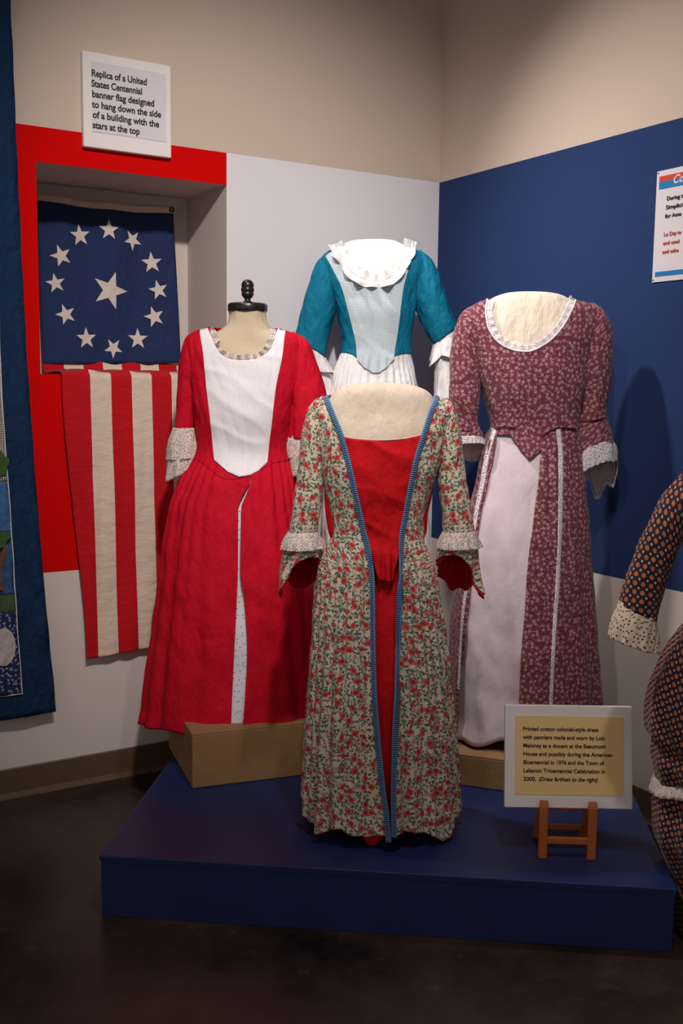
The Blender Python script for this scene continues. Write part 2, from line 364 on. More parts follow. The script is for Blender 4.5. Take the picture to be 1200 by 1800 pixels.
# ------------------------------------------------------------------ garments
class Body:
    def __init__(s, base, rows, depth, n=2.3, fold=None, wr=.005):
        s.wr = wr
        s.B = np.array([base[0], base[1], 0.]); s.fold = fold; s.n = n
        zz, cx, aa = [], [], []
        for y, l, r in rows:
            pl, pr = s.mid(l, y), s.mid(r, y)
            zz.append((pl[1]+pr[1])/2); cx.append((pl[0]+pr[0])/2); aa.append((pr[0]-pl[0])/2)
        s.cx, s.a = Pchip(zz, cx), Pchip(zz, aa); s.ztop, s.zbot = max(zz), min(zz)
        xm = (rows[0][1]+rows[0][2])/2
        dz = [s.mid(xm, d[0])[1] for d in depth]
        s.bf, s.bb = Pchip(dz, [d[1] for d in depth]), Pchip(dz, [d[2] for d in depth])
    def mid(s, px, py, dy=0):
        d = ray(px, py); t = ((s.B-CAMP) @ HD+dy)/(d @ HD); P = CAMP+d*t
        return ((P-s.B) @ RT0, P[2])
    def W(s, x, y, z): return s.B+RT0*x+HD*y+np.array([0, 0, z])
    def pt(s, th, z, off=0):
        c, sn = math.cos(th), math.sin(th); a = s.a(z); b = s.bf(z) if sn < 0 else s.bb(z)
        f = s.fold(th, z) if s.fold else 0
        e = 2/s.n
        f += s.wr*(mnoise.noise((c*2.2+z*3, sn*2.2, z*11))+.8*abs(mnoise.noise((c*3+7, sn*3-z*4, z*7+c*3))))
        return (s.cx(z)+(a+off+f)*math.copysign(abs(c)**e, c), (b+off+f)*math.copysign(abs(sn)**e, sn))
    def th(s, x, z, off=0):
        th = -PI/2
        for _ in range(5 if s.fold else 1):
            f = s.fold(th, z) if s.fold else 0
            q = max(-1, min(1, (x-s.cx(z))/(s.a(z)+off+f))); c = math.copysign(abs(q)**(s.n/2), q); th = -math.acos(c)
        return th
    def front(s, x, z, off=0):
        th = s.th(x, z, off); return s.pt(th, z, off)[1]
    def px(s, px, py):
        dy = -.1
        for _ in range(6): x, z = s.mid(px, py, dy); dy = s.front(x, z)
        return x, z
    def wrap(s, name, m, parent, z0, z1, left=None, right=None, off=0, rows=60, cols=160, thick=.003, closed=False, hem=None, top=None):
        if left:
            L = [s.px(*p) for p in left]; R = [s.px(*p) for p in right]
            fl, fr = Pchip([p[1] for p in L], [p[0] for p in L]), Pchip([p[1] for p in R], [p[0] for p in R])
            zl = max(min(p[1] for p in L), min(p[1] for p in R))
        P, UV = [], []
        for i in range(rows+1):
            v = i/rows; z = lerp(z0, z1, v); ta, tb = -PI/2, 1.5*PI
            if left and not (closed and z < zl):
                xr, xl = fr(z), fl(z); ta = s.th(xr, z, off); tb = 2*PI+s.th(xl, z, off)
            row, us, ac = [], [], 0; prev = None
            for j in range(cols+1):
                th = lerp(ta, tb, j/cols); zz = z
                if hem: zz = z+hem(th)*sst(.45 if rows > 130 else .62, 1, v)
                if top: zz = zz+top(th)*sst(.3, 0, v)
                x, y = s.pt(th, zz, off)
                if j == 0: xs0 = x
                if prev: ac += math.hypot(x-prev[0], y-prev[1])
                prev = (x, y); row.append(s.W(x, y, zz)); us.append((ac, zz))
            tot = us[-1][0]; P.append(row); UV.append([(xs0+q, w) if k <= cols//2 else (x-(tot-q), w) for k, (q, w) in enumerate(us)])
        return grid(name, P, UV, m, parent, thick, weld=not left or closed)
    def patch(s, name, m, parent, left, right, off=.004, rows=50, cols=40, thick=.002, wav=0, sag=0):
        def samp(pl):
            Q = np.array([s.px(*p) for p in pl]); d = np.concatenate(([0], np.cumsum(np.hypot(*np.diff(Q, axis=0).T)))); d /= d[-1]
            fx, fz = Pchip(d, Q[:, 0]), Pchip(d, Q[:, 1]); return lambda t: (fx(t), fz(t))
        A, Bq = samp(left), samp(right); P, UV = [], []
        for i in range(rows+1):
            a, b = A(i/rows), Bq(i/rows); row, ur = [], []
            for j in range(cols+1):
                x, z = lerp(a[0], b[0], j/cols), lerp(a[1], b[1], j/cols)-sag*math.sin(PI*j/cols)*sst(.25, 0, i/rows)
                o = off+(wav*mnoise.noise((x*14, z*9, 3.1)) if wav else 0)
                row.append(s.W(x, s.front(x, z, o), z)); ur.append((x, z))
            P.append(row); UV.append(ur)
        return grid(name, P, UV, m, parent, thick)
    def panel(s, name, m, parent, left, right, top, bottom, off=.005, rows=70, cols=160, thick=.002, wav=0):
        A, Bq = ([s.px(*p) for p in q] for q in (left, right))
        fl, fr = Pchip([p[1] for p in A], [p[0] for p in A]), Pchip([p[1] for p in Bq], [p[0] for p in Bq])
        def uz(pl):
            Q = [s.px(*p) for p in pl]; u = [(x-fl(z))/(fr(z)-fl(z)) for x, z in Q]; u[0], u[-1] = 0, 1
            return lambda t: float(np.interp(t, u, [q[1] for q in Q]))
        ft, fb_ = uz(top), uz(bottom); P, UV = [], []
        for i in range(rows+1):
            row, ur = [], []
            for j in range(cols+1):
                u = j/cols; z = lerp(ft(u), fb_(u), i/rows); x = lerp(fl(z), fr(z), u)
                o = off+(wav*max(0, .3-abs(mnoise.noise((x*5+z*9, z*4-x*3, 2.7)))) if wav else 0)
                row.append(s.W(x, s.front(x, z, o), z)); ur.append((x, z))
            P.append(row); UV.append(ur)
        return grid(name, P, UV, m, parent, thick)
    def strip(s, name, m, parent, line, w, off=.006, thick=.003, n=160, wave=0, freq=60, lift=0, rows=2, side=0, w1=None, irr=0):
        """band along a front line; side=-1/1 puts it to one side; wave and lift make it a ruffle"""
        Q = np.array([s.px(*p) for p in line]); d = np.concatenate(([0], np.cumsum(np.hypot(*np.diff(Q, axis=0).T)))); Lt = d[-1]
        fx, fz = Pchip(d/Lt, Q[:, 0]), Pchip(d/Lt, Q[:, 1]); P, UV = [[] for _ in range(rows+1)], [[] for _ in range(rows+1)]
        for i in range(n+1):
            t = i/n; x, z = fx(t), fz(t); e = .01
            tx, tz = fx(min(1, t+e))-fx(max(0, t-e)), fz(min(1, t+e))-fz(max(0, t-e)); l = math.hypot(tx, tz); nx, nz = tz/l, -tx/l
            ww = (w if w1 is None else lerp(w, w1, t))*(1+irr*.6*mnoise.noise((t*Lt*22, 3.3, 0)))
            wv = wave*(1+irr*1.6*mnoise.noise((t*Lt*15, 7.3, 0))); fr_ = freq*t*Lt+irr*3*mnoise.noise((t*Lt*9, 1.3, 0))
            for k in range(rows+1):
                q = k/rows; qq = (q-.5) if side == 0 else q*side
                sc = (wv*math.sin(fr_)+.4*wv*math.sin(.37*fr_+1))*(q if side else 1)
                xx, zz = x+nx*ww*qq, z+nz*ww*qq
                zc = min(zz, s.ztop)
                y = s.front(xx, zc, off)-sc-lift*(q if side else 0)
                P[k].append(s.W(xx+nx*sc*.35, y, zz)); UV[k].append((q if m in (m_trim, m_tlace) else q*ww, t*Lt))
        return grid(name, P, UV, m, parent, thick)
    def tube(s, name, m, parent, pairs, ratio=.9, rows=60, cols=64, thick=.003, end=None, ruf=0, k=9, shrink=0, wr=.05, gather=0, y0=0, y1=0, scal=0, seed=0, start=0., crease=.13):
        """sleeve through pairs of silhouette points (left, right)"""
        Lp = [s.mid(p[0], p[1]) for p in pairs]; Rp = [s.mid(p[2], p[3]) for p in pairs]
        cs = [((a[0]+b[0])/2, (a[1]+b[1])/2) for a, b in zip(Lp, Rp)]
        d = np.concatenate(([0], np.cumsum([math.hypot(b[0]-a[0], b[1]-a[1]) for a, b in zip(cs, cs[1:])]))); Lt = d[-1]; d = d/Lt
        f = [Pchip(d, [q[i] for q in arr]) for arr in (Lp, Rp) for i in (0, 1)]
        def ring(t):
            tc = min(t, 1); v = [g(tc) for g in f]
            if t > 1:
                w = [(g(1)-g(.97))/.03 for g in f]; v = [a+b*(t-1) for a, b in zip(v, w)]
            return v
        P, UV = [], []
        for i in range(rows+1):
            row, ur = [], []
            for j in range(cols+1):
                th = 2*PI*j/cols; c, sn = math.cos(th), math.sin(th)
                te = end(th) if end else 1
                t = lerp(start, te, i/rows)
                if scal: t += scal*abs(math.sin(k*2.5*th))*(i/rows)**6
                lx, lz, rx, rz = ring(t)
                cx, cz, ex, ez = (lx+rx)/2, (lz+rz)/2, (rx-lx)/2, (rz-lz)/2; h = math.hypot(ex, ez)
                g = 1-shrink/h+ruf*math.sin(k*th+seed)*t**1.3+.45*ruf*math.sin((k*1.7)//1*th+2+seed)*t
                g += wr*mnoise.noise((c*1.6+seed, sn*1.6, t*Lt*16+seed*3))
                g -= crease*max(0, .35-abs(mnoise.noise((c*1.1+seed*2, sn*1.1, t*Lt*11+c*2.0))))
                if gather: g += gather*math.sin(26*th)*max(0, 1-t*3.5)
                yy = lerp(y0, y1, t)
                row.append(s.W(cx+ex*c*g, sn*h*ratio*g+yy, cz+ez*c*g)); ur.append((th*h, t*Lt))
            P.append(row); UV.append(ur)
        return grid(name, P, UV, m, parent, thick)
def fold_fn(zw, zh, amp, ks, tight=0, kt=44, seed=0, tz=.35):
    rs = random.Random(seed); ph = [rs.uniform(0, 6.28) for _ in ks]
    def f(th, z):
        v = min(1, max(0, (zw-z)/(zw-zh)))
        if v <= 0: return 0
        s = sum(math.sin(k*th+p+.8*math.sin(2*v+i)) for i, (k, p) in enumerate(zip(ks, ph)))/len(ks)
        g = tight*(1+.5*math.sin(2*th+seed))*math.sin(kt*th+1.5*math.sin(3*th))*min(1, v*12)*math.exp(-v/tz) if tight else 0
        return amp*s*min(1, v*3)*(.35+.65*v)+g
    return f
def dress_form(base, rows, depth, m, label, zfoot, floor_z, cap=None, feet=None, neck=False, hip=.9, name='dress_form'):
    b = Body(base, rows, depth, 2.3)
    t = empty(name, (base[0], base[1], floor_z), label, 'dress form')
    P, UV = [], []; R = 70; zs_ = [lerp(b.ztop, hip, (i/R)**1.5) for i in range(R+1)]
    first = [b.W(b.cx(b.ztop), 0, b.ztop+.001)]*65; P.append(first); UV.append([(0, 0)]*65)
    for z in zs_:
        P.append([b.W(*b.pt(2*PI*j/64, z), z) for j in range(65)]); UV.append([(j/64, z) for j in range(65)])
    P.append([b.W(b.cx(hip), 0, hip)]*65); UV.append([(0, 0)]*65)
    grid('torso', P, UV, m, t, weld=True)
    lathe('pole', [(.014, floor_z+.03), (.014, hip+.02)], (base[0], base[1], 0), m_metal, t, 16)
    if feet is None:
        lathe('stand_base', [(.12, floor_z+.001), (.12, floor_z+.012), (.03, floor_z+.03), (.016, floor_z+.035)], (base[0], base[1], 0), m_metal, t, 40)
    else:
        for k in range(3):
            a = feet+k*2*PI/3; bm = bmesh.new(); L = (.225, .15, .15)[k]
            prof = [(0, 0), (L, 0), (L+.012, .006), (L+.014, .02), (L+.002, .034), (L-.03, .046), (.03, .06), (0, .06)]
            rings = [[bm.verts.new((base[0]+math.cos(a)*r-math.sin(a)*w, base[1]+math.sin(a)*r+math.cos(a)*w, floor_z+.001+h)) for r, h in prof] for w in (-.018, .018)]
            n = len(prof)
            for i in range(n): bm.faces.new((rings[0][i], rings[0][(i+1) % n], rings[1][(i+1) % n], rings[1][i]))
            bm.faces.new(rings[0]); bm.faces.new(rings[1]); bm_obj('foot', bm, m_pine, t, bevel=.004)
    return t, b
def ang(th): return math.degrees(th) % 360
def bump_at(th, c, w):
    d = abs((ang(th)-c+180) % 360-180); return math.exp(-(d/w)**2)
# ---- rose printed gown (front)
B = (1.856, 2.766)
rows = [(697, 572, 767), (702, 560, 779), (709, 551, 790), (720, 547, 796), (745, 552, 790), (790, 562, 777), (830, 567, 765), (870, 575, 752), (900, 582, 745), (930, 586, 742), (945, 583, 743),
        (965, 573, 750), (1000, 564, 757), (1050, 557, 765), (1100, 553, 772), (1200, 546, 784), (1300, 539, 795), (1400, 534, 801), (1450, 533, 803)]
dep = [(697, .045, .05), (720, .075, .085), (770, .105, .11), (820, .115, .11), (930, .10, .10), (1000, .125, .13), (1200, .18, .19), (1450, .225, .225)]
fo = fold_fn(1.15, .25, .022, (9, 14, 21, 27), .0095, 44, 3, .8)
fb = Body(B, rows, dep, 2.35, fo)
frow = [(673, 655, 690), (674, 636, 708), (677, 618, 726), (683, 600, 744), (692, 586, 757), (702, 578, 764), (715, 570, 772), (745, 563, 777), (790, 569, 769), (830, 575, 757), (930, 594, 734), (960, 585, 742), (1010, 580, 745)]
fdep = [(673, .02, .02), (677, .04, .04), (692, .058, .058), (720, .068, .075), (770, .095, .10), (820, .105, .10), (900, .05, .088), (930, .04, .088), (1010, .04, .11)]
dress_form(B, frow, fdep, m_linen, 'cream cloth dress form wearing the rose printed gown', .2, PZ, feet=math.atan2(2.70-2.766, 2.10-1.856)+.02, hip=.98)
G = empty('floral_gown', (*B, PZ), 'cream gown printed with red roses over a scarlet underdress, frontmost', 'dress')
OL = [(572, 697), (585, 730), (598, 762), (612, 812), (625, 870), (637, 925), (648, 975), (653, 1010), (655, 1100), (657, 1200), (664, 1300), (672, 1380), (680, 1440), (683, 1483)]
OR = [(767, 697), (757, 725), (746, 760), (733, 800), (722, 850), (712, 905), (705, 950), (705, 1000), (702, 1060), (700, 1120), (697, 1200), (694, 1290), (692, 1380), (692, 1440), (693, 1475)]
def hemf(th):
    d = math.degrees(th) % 360
    g = lambda c, w, a: a*math.exp(-((d-c)/w)**2)
    return g(222, 13, -.035)+g(318, 13, -.055)+g(262, 14, -.02)+g(240, 9, .012)+.006*math.sin(th*7)
zt = fb.ztop; zb = .262
fb.wrap('gown', m_floral, G, zt, zb, OL, OR, 0, 230, 420, .003, hem=hemf)
for line in (OL, OR):
    l2 = line[:-1]+[(line[-1][0], line[-1][1]-4)]
    fb.strip('trim', m_trim, G, l2, .0165, .005, .004, 300, rows=4)
pb = Body(B, [(r[0], r[1]+(0 if not 840 < r[0] < 950 else -6), r[2]+(0 if not 840 < r[0] < 950 else 3)) if r[0] > 760 else (r[0], r[1]+8, r[2]-8) for r in rows if r[0] > 740], dep, 2.35)
ud = Body(B, [(790, 568, 771), (830, 569, 762), (860, 571, 757), (900, 573, 751), (935, 576, 747), (950, 584, 741), (1000, 572, 750), (1100, 560, 765), (1300, 548, 785), (1450, 542, 790)],
          [(790, .09, .10), (820, .085, .10), (860, .055, .09), (930, .052, .08), (1000, .09, .11), (1200, .15, .16), (1450, .19, .19)], 2.2, fold_fn(1.1, .2, .008, (11, 17), 0, 0, 5))
ud.wrap('underdress', m_redf, G, ud.ztop, .262, rows=60, cols=200, hem=lambda th: -.057*math.exp(-((math.degrees(th) % 360-264)/9)**2))
fb.panel('stomacher', m_redf, G, [(600, 768), (612, 812), (625, 870), (637, 925), (650, 962), (660, 1000), (667, 1021)], [(740, 765), (731, 805), (721, 850), (711, 905), (704, 950), (697, 990), (690, 1023)], [(600, 768), (635, 773), (668, 775), (705, 772), (740, 765)], [(667, 1021), (690, 1023)], -.001, wav=.022)
fb.strip('neck_facing', m_linen, G, [(601, 767), (635, 772), (668, 773.5), (705, 771.5), (739, 764.5)], .004, .001, .002, 60)
def sleeve_set(b, parent, m, pairs, **kw): return b.tube('sleeve', m, parent, pairs, **kw)
SL = [(566, 700, 574, 706), (552, 706, 579, 722), (540, 724, 581, 748), (532, 762, 578, 784), (526, 808, 571, 824), (520, 860, 566, 868), (514, 905, 561, 908), (509, 940, 556, 940)]
SR = [(768, 706, 774, 700), (765, 724, 790, 706), (762, 750, 801, 726), (765, 787, 809, 765), (769, 825, 814, 811), (773, 868, 820, 860), (778, 905, 826, 900), (781, 938, 832, 936)]
fb.tube('sleeve', m_floral, G, SL, .95, 80, 80, .003, wr=.07, seed=1); fb.tube('sleeve', m_floral, G, SR, .95, 80, 80, .003, wr=.07, seed=5)
eL = lambda th: max(.46+.68*bump_at(th, 80, 80), .5+.58*bump_at(th, 195, 42))+.05*bump_at(th, 235, 30)
eR = lambda th: max(.40+.76*bump_at(th, 95, 85), .42+.64*bump_at(th, 345, 45))+.05*math.sin(8*th)*bump_at(th, 90, 80)
for e, pr, sd in ((eL, [(509, 934, 556, 934), (498, 960, 562, 958), (492, 1000, 566, 985), (490, 1034, 568, 1008)], 1), (eR, [(781, 934, 832, 932), (772, 958, 838, 956), (768, 985, 842, 1000), (764, 1008, 845, 1036)], 4)):
    fb.tube('cuff', m_floral, G, pr, .9, 30, 120, .002, end=e, ruf=.10, k=7, wr=.05, seed=sd)
    fb.tube('cuff_lining', m_redf, G, pr, .9, 30, 120, .002, end=lambda th, e=e: e(th)+.10-.11*bump_at(th, 270, 60), ruf=.10, k=7, wr=.05, shrink=.005, seed=sd)
    pl = [pr[0], (pr[1][0], pr[1][1]-6, pr[1][2]+3, pr[1][3]-4), (pr[1][0]-3, pr[1][1]+6, pr[1][2]+6, pr[1][3]+5)]
    fb.tube('lace_frill', m_lace, G, pl, 1.0, 24, 160, .0015, end=lambda th: .92, ruf=.05, k=11, shrink=-.006, wr=.03, scal=.07, seed=sd)
# ---- crimson gown on the left box
B = (1.75, 3.587)
rows = [(577, 366, 488), (581, 352, 502), (586, 341, 514), (594, 330, 526), (606, 325, 533), (640, 330, 530), (700, 338, 520), (750, 345, 510), (785, 349, 503), (800, 345, 506),
        (820, 332, 511), (845, 319, 517), (900, 299, 527), (980, 288, 540), (1050, 279, 550), (1150, 266, 560), (1220, 256, 570), (1270, 250, 578), (1320, 248, 580)]
dep = [(577, .045, .05), (600, .08, .09), (660, .115, .11), (720, .125, .11), (790, .105, .10), (850, .15, .15), (1000, .21, .22), (1320, .27, .25)]
zw = 1.40
rb = Body(B, rows, dep, 2.3, fold_fn(1.395, .33, .016, (7, 11, 17, 23), .008, 30, 8, .22))
frow = [(548, 404, 467), (556, 404, 467), (568, 401, 470), (580, 388, 482), (590, 366, 502), (602, 342, 522), (640, 338, 522), (700, 345, 512), (785, 355, 497), (850, 345, 507), (900, 343, 510)]
fdep = [(548, .065, .065), (568, .066, .066), (580, .068, .075), (600, .074, .08), (660, .104, .10), (720, .113, .10), (790, .092, .09), (850, .11, .11)]
BZ1 = PZ+.206
T, fbod = dress_form(B, frow, fdep, m_formneck, 'tan jersey dress form with black turned neck cap, wearing the crimson gown', .2, BZ1, hip=1.25)
cx, cz = fbod.mid(435, 549); cc = fbod.W(cx, 0, cz)
px = .00216
cap = lathe('neck_cap', [(0.005, 0), (.069, 0), (.074, .003), (.075, .010), (.075, .026), (.072, .031), (.067, .033), (.030, .034), (.005, .034)], cc, m_black, T, 56)
lathe('finial', [(.022, .034), (.019, .038), (.012, .043), (.011, .050), (.018, .056), (.023, .064), (.0235, .072), (.021, .0745), (.0235, .077), (.025, .083), (.0245, .089), (.0215, .091), (.023, .094), (.024, .100), (.022, .109), (.016, .117), (.008, .121), (.001, .122)], cc, m_black, cap, 40)
G = empty('crimson_gown', (*B, BZ1), 'crimson gown with white front panel on the leftmost dress form', 'dress')
waistL, waistR = [(349, 788), (375, 809), (400, 828), (425, 838)], [(506, 786), (470, 812), (448, 830), (425, 838)]
zt = rb.ztop; NL = [(368, 577), (372, 590), (378, 608), (388, 622), (402, 630), (418, 633), (431, 634)]; NR = [(487, 577), (484, 592), (478, 608), (470, 621), (458, 629), (446, 633), (431, 634)]
rb.wrap('bodice', m_red, G, zt, 1.372, NL, NR, .001, 110, 200, .003, closed=True, hem=lambda th: -.058*bump_at(th, 268, 27)-.010*bump_at(th, 268, 60))
rb.panel('front_panel', m_eyew, G, [(352, 580), (357, 620), (363, 680), (370, 740), (375, 790), (377, 809)], [(502, 582), (497, 620), (485, 680), (478, 740), (472, 790), (470, 812)],
         [(352, 580), (366, 577), (372, 592), (379, 609), (388, 622), (402, 630), (418, 633), (446, 632), (458, 628), (470, 620), (478, 608), (484, 592), (489, 577), (502, 582)], [(377, 809), (400, 829), (420, 838), (440, 835), (455, 827), (470, 812)], .005, wav=.012)
rb.strip('neck_frill', m_lace, G, [(368, 579), (373, 594), (379, 609), (388, 622), (402, 630), (418, 633), (446, 632), (458, 628), (470, 620), (478, 608), (484, 592), (486, 579)], .020, .007, .0015, 420, wave=.0065, freq=190, lift=.009, rows=6, side=-1, irr=1)
hr = lambda th: .007*math.sin(5*th)+.004*math.sin(11*th)
SLl = [(440, 838), (424, 870), (419, 890), (418, 1000), (415, 1080), (410, 1180), (404, 1320)]; SLr = [(441, 838), (433, 862), (424, 890), (422, 1000), (430, 1060), (434, 1150), (430, 1230), (422, 1320)]
rb.wrap('skirt', m_red, G, 1.395, .352, SLl, SLr, 0, 110, 420, .003, hem=hr, top=lambda th: -.03*bump_at(th, 268, 30))
r2 = Body(B, [(y, l+10, r-10) for y, l, r in rows if y > 740], [(d[0], d[1]-.02, d[2]-.02) for d in dep if d[0] > 700], 2.2, fold_fn(1.39, .33, .012, (12, 19), 0, 0, 2))
r2.wrap('petticoat', m_petti, G, 1.38, .375, rows=50, cols=220)
rb.tube('sleeve', m_red, G, [(338, 588, 348, 596), (324, 600, 352, 625), (318, 622, 352, 655), (313, 665, 347, 685), (311, 710, 343, 718), (308, 757, 339, 757)], 1.1, 70, 72, .003, wr=.08, seed=2)
rb.tube('sleeve', m_red, G, [(505, 592, 514, 584), (503, 620, 538, 598), (502, 660, 556, 640), (505, 705, 571, 682), (505, 745, 578, 730), (506, 768, 578, 775)], .9, 70, 96, .003, wr=.06, ruf=.035, k=9, seed=7)
for pr, sd in (([(307, 752, 340, 752), (298, 780, 345, 778), (295, 812, 348, 808), (293, 842, 348, 842)], 3), ([(508, 758, 560, 760), (504, 785, 570, 785), (504, 805, 575, 810), (506, 835, 580, 838)], 6)):
    rb.tube('lace_cuff', m_lace, G, pr, .9, 30, 160, .0015, end=lambda th: .95+.08*math.sin(th*2+1), ruf=.06, k=8, wr=.04, scal=.03, shrink=-.003, seed=sd)
    rb.tube('lace_cuff', m_lace, G, pr, .9, 30, 160, .0015, end=lambda th: .58, ruf=.07, k=7, wr=.04, scal=.03, shrink=-.008, seed=sd+1)
# ---- maroon sprigged gown on the right box
def base_at(px, D): p = CAMP+ray(px, 700)*(D/F); return (p[0], p[1])
B = base_at(925, 3.86)
rows = [(526, 866, 1004), (530, 852, 1022), (537, 838, 1040), (547, 828, 1050), (560, 822, 1055), (600, 830, 1040), (650, 840, 1028), (700, 852, 1022), (735, 862, 1017), (752, 864, 1016), (765, 858, 1017),
        (800, 850, 1018), (850, 840, 1022), (900, 828, 1027), (1000, 808, 1033), (1100, 798, 1040), (1200, 793, 1048), (1300, 788, 1054), (1380, 786, 1058)]
dep = [(526, .045, .05), (547, .08, .09), (600, .115, .115), (660, .125, .115), (752, .105, .10), (850, .14, .15), (1000, .19, .20), (1380, .255, .24)]
vb = Body(B, rows, dep, 2.3, fold_fn(1.48, .35, .013, (6, 10, 17), .003, 34, 12, .4))
frow = [(513, 915, 955), (514, 900, 968), (518, 882, 985), (524, 868, 998), (532, 858, 1007), (545, 846, 1022), (560, 838, 1036), (600, 838, 1030), (650, 848, 1018), (700, 860, 1012), (752, 872, 1006), (800, 865, 1008), (860, 860, 1010)]
fdep = [(513, .02, .02), (518, .045, .045), (532, .062, .065), (547, .074, .08), (600, .104, .10), (660, .113, .10), (752, .092, .09), (860, .11, .11)]
BZ2 = PZ+.12
dress_form(B, frow, fdep, m_linen2, 'ivory cloth dress form wearing the maroon sprigged gown', .2, BZ2, hip=1.3)
G = empty('maroon_sprigged_gown', (*B, BZ2), 'maroon gown with small pale sprigs and lavender underskirt, by the navy wall', 'dress')
NL = [(856, 526), (853, 545), (856, 570), (864, 588), (876, 602), (893, 612), (910, 617), (926, 618)]; NR = [(1010, 526), (1004, 545), (994, 566), (982, 582), (968, 597), (952, 608), (938, 615), (926, 618)]
vb.wrap('bodice', m_sprig, G, vb.ztop, 1.484, NL, NR, .002, 120, 220, .003, closed=True, hem=lambda th: -.088*max(0, 1-abs(ang(th)-263)/25))
vb.strip('neck_lace', m_lacew, G, NL[:-1]+NR[::-1], .024, .003, .0015, 420, wave=.003, freq=200, lift=.002, rows=5, side=-1)
vb.strip('neck_piping', m_white, G, NL[:-1]+NR[::-1], .005, .005, .003, 200)
ap = Body(B, [(y, l+3, r-3) for y, l, r in rows if y > 690], [(d[0], d[1]-.010, d[2]-.012) for d in dep if d[0] > 640], 2.2, fold_fn(1.46, .3, .013, (5, 9, 14), 0, 0, 21))
ap.wrap('underskirt', m_apron, G, 1.497, .345, rows=60, cols=240, hem=lambda th: .018*math.sin(3*th+.5)+.010*math.sin(9*th))
AL = [(868, 745), (873, 765), (867, 800), (857, 850), (846, 900), (832, 1000), (819, 1100), (808, 1200), (801, 1320)]; AR = [(955, 745), (953, 775), (950, 800), (945, 850), (936, 920), (926, 1000), (921, 1080), (915, 1160), (912, 1232), (911, 1330)]
vb.wrap('overskirt', m_sprig, G, 1.499, .355, AL, AR, .004, 100, 380, .003, hem=lambda th: .006*math.sin(7*th))
vb.strip('lace_edging', m_lacew, G, [(865, 752), (855, 800), (845, 850), (836, 900), (823, 1000), (811, 1100), (801, 1200)], .016, .008, .002, 260, w1=.007, rows=3)
vb.strip('lace_edging', m_lacew, G, [(980, 754), (984, 800), (984, 850), (983, 930), (980, 1000), (975, 1080), (971, 1150), (967, 1240), (964, 1320)], .019, .008, .002, 260, w1=.012, rows=3)
vb.strip('waist_tie', m_sprig, G, [(868, 752), (884, 748), (905, 751)], .007, .010, .004, 40)
vb.strip('waist_tie', m_sprig, G, [(953, 765), (965, 755), (985, 750), (1012, 752)], .007, .010, .004, 40)
vb.tube('sleeve', m_sprig, G, [(836, 536, 848, 545), (812, 550, 850, 585), (797, 590, 845, 618), (790, 650, 844, 655), (790, 700, 842, 702), (800, 738, 838, 738), (802, 757, 842, 757)], 1.0, 80, 96, .003, wr=.05, gather=.03, seed=3)
vb.tube('sleeve', m_sprig, G, [(1025, 540, 1040, 532), (1020, 578, 1064, 552), (1014, 615, 1075, 590), (1014, 665, 1074, 645), (1015, 710, 1068, 695), (1013, 742, 1064, 735)], 1.0, 80, 96, .003, wr=.05, gather=.03, seed=9)
for pr, e, sd in (([(801, 748, 841, 748), (800, 766, 848, 764), (800, 800, 852, 790), (800, 830, 856, 816)], lambda th: .35+.5*bump_at(th, 70, 75), 3),
                  ([(1013, 735, 1065, 728), (1008, 775, 1074, 765), (1006, 830, 1083, 810), (1014, 955, 1080, 905)], lambda th: max(.36+.68*bump_at(th, 150, 50), .36+.36*bump_at(th, 50, 50))+.1*math.sin(6*th)*bump_at(th, 80, 90), 8)):
    vb.tube('cuff', m_sprig, G, pr, .85, 30, 140, .002, end=lambda th, e=e: e(th)-.03, ruf=.07, k=5, wr=.04, seed=sd)
    vb.tube('cuff_lining', m_apron, G, pr, .85, 30, 140, .002, end=lambda th, e=e: e(th)-.02, ruf=.07, k=5, wr=.04, shrink=.004, seed=sd)
    # lace border only along the lower edge
    e2 = e
    def lace_band(name, pr, e, sd, shrink):
        o = vb.tube(name, m_lacew, G, pr, .85, 40, 200, .0015, end=lambda th: e(th)+.04, ruf=.07, k=5, wr=.04, shrink=shrink, seed=sd, scal=.012)
        me = o.data; bm = bmesh.new(); bm.from_mesh(me); bm.faces.ensure_lookup_table()
        kill = [f for f in bm.faces if f.index//200 < 40*(1-.17/max(.17, e(2*PI*(f.index % 200)/200)+.04))]
        bmesh.ops.delete(bm, geom=kill, context='FACES'); bm.to_mesh(me); bm.free()
    lace_band('cuff_lace', pr, e, sd, -.004)
# ---- teal jacket gown at the back, in the corner
B = base_at(664, 4.5)
rows = [(436, 592, 722), (440, 584, 732), (446, 574, 741), (453, 567, 748), (463, 563, 752), (490, 572, 742), (530, 589, 732), (560, 597, 726), (595, 603, 720), (615, 602, 721), (625, 597, 722), (660, 586, 728), (700, 578, 735), (850, 569, 746), (1000, 561, 756), (1100, 556, 764), (1250, 548, 775)]
dep = [(436, .045, .05), (460, .08, .08), (500, .105, .10), (540, .11, .10), (610, .09, .085), (700, .13, .12), (1250, .19, .17)]
tb = Body(B, rows, dep, 2.3, fold_fn(2.5-.70, .8, .010, (9, 15, 22), .004, 36, 31, .4))
frow = [(421, 645, 680), (422, 630, 690), (426, 612, 700), (432, 600, 712), (440, 592, 722), (452, 580, 736), (465, 573, 742), (490, 580, 734), (530, 596, 725), (600, 610, 713), (660, 600, 718), (700, 598, 720)]
fdep = [(421, .02, .02), (426, .05, .05), (440, .062, .066), (460, .072, .072), (500, .096, .09), (540, .10, .09), (610, .08, .075), (700, .10, .10)]
dress_form(B, frow, fdep, m_bright, 'white dress form wearing the teal and white gown in the corner', .2, 0, hip=1.62)
G = empty('teal_gown', (*B, 0), 'teal gown with pale blue dotted front and white skirt, behind the others', 'dress')
z2 = lambda y: tb.mid(660, y)[1]
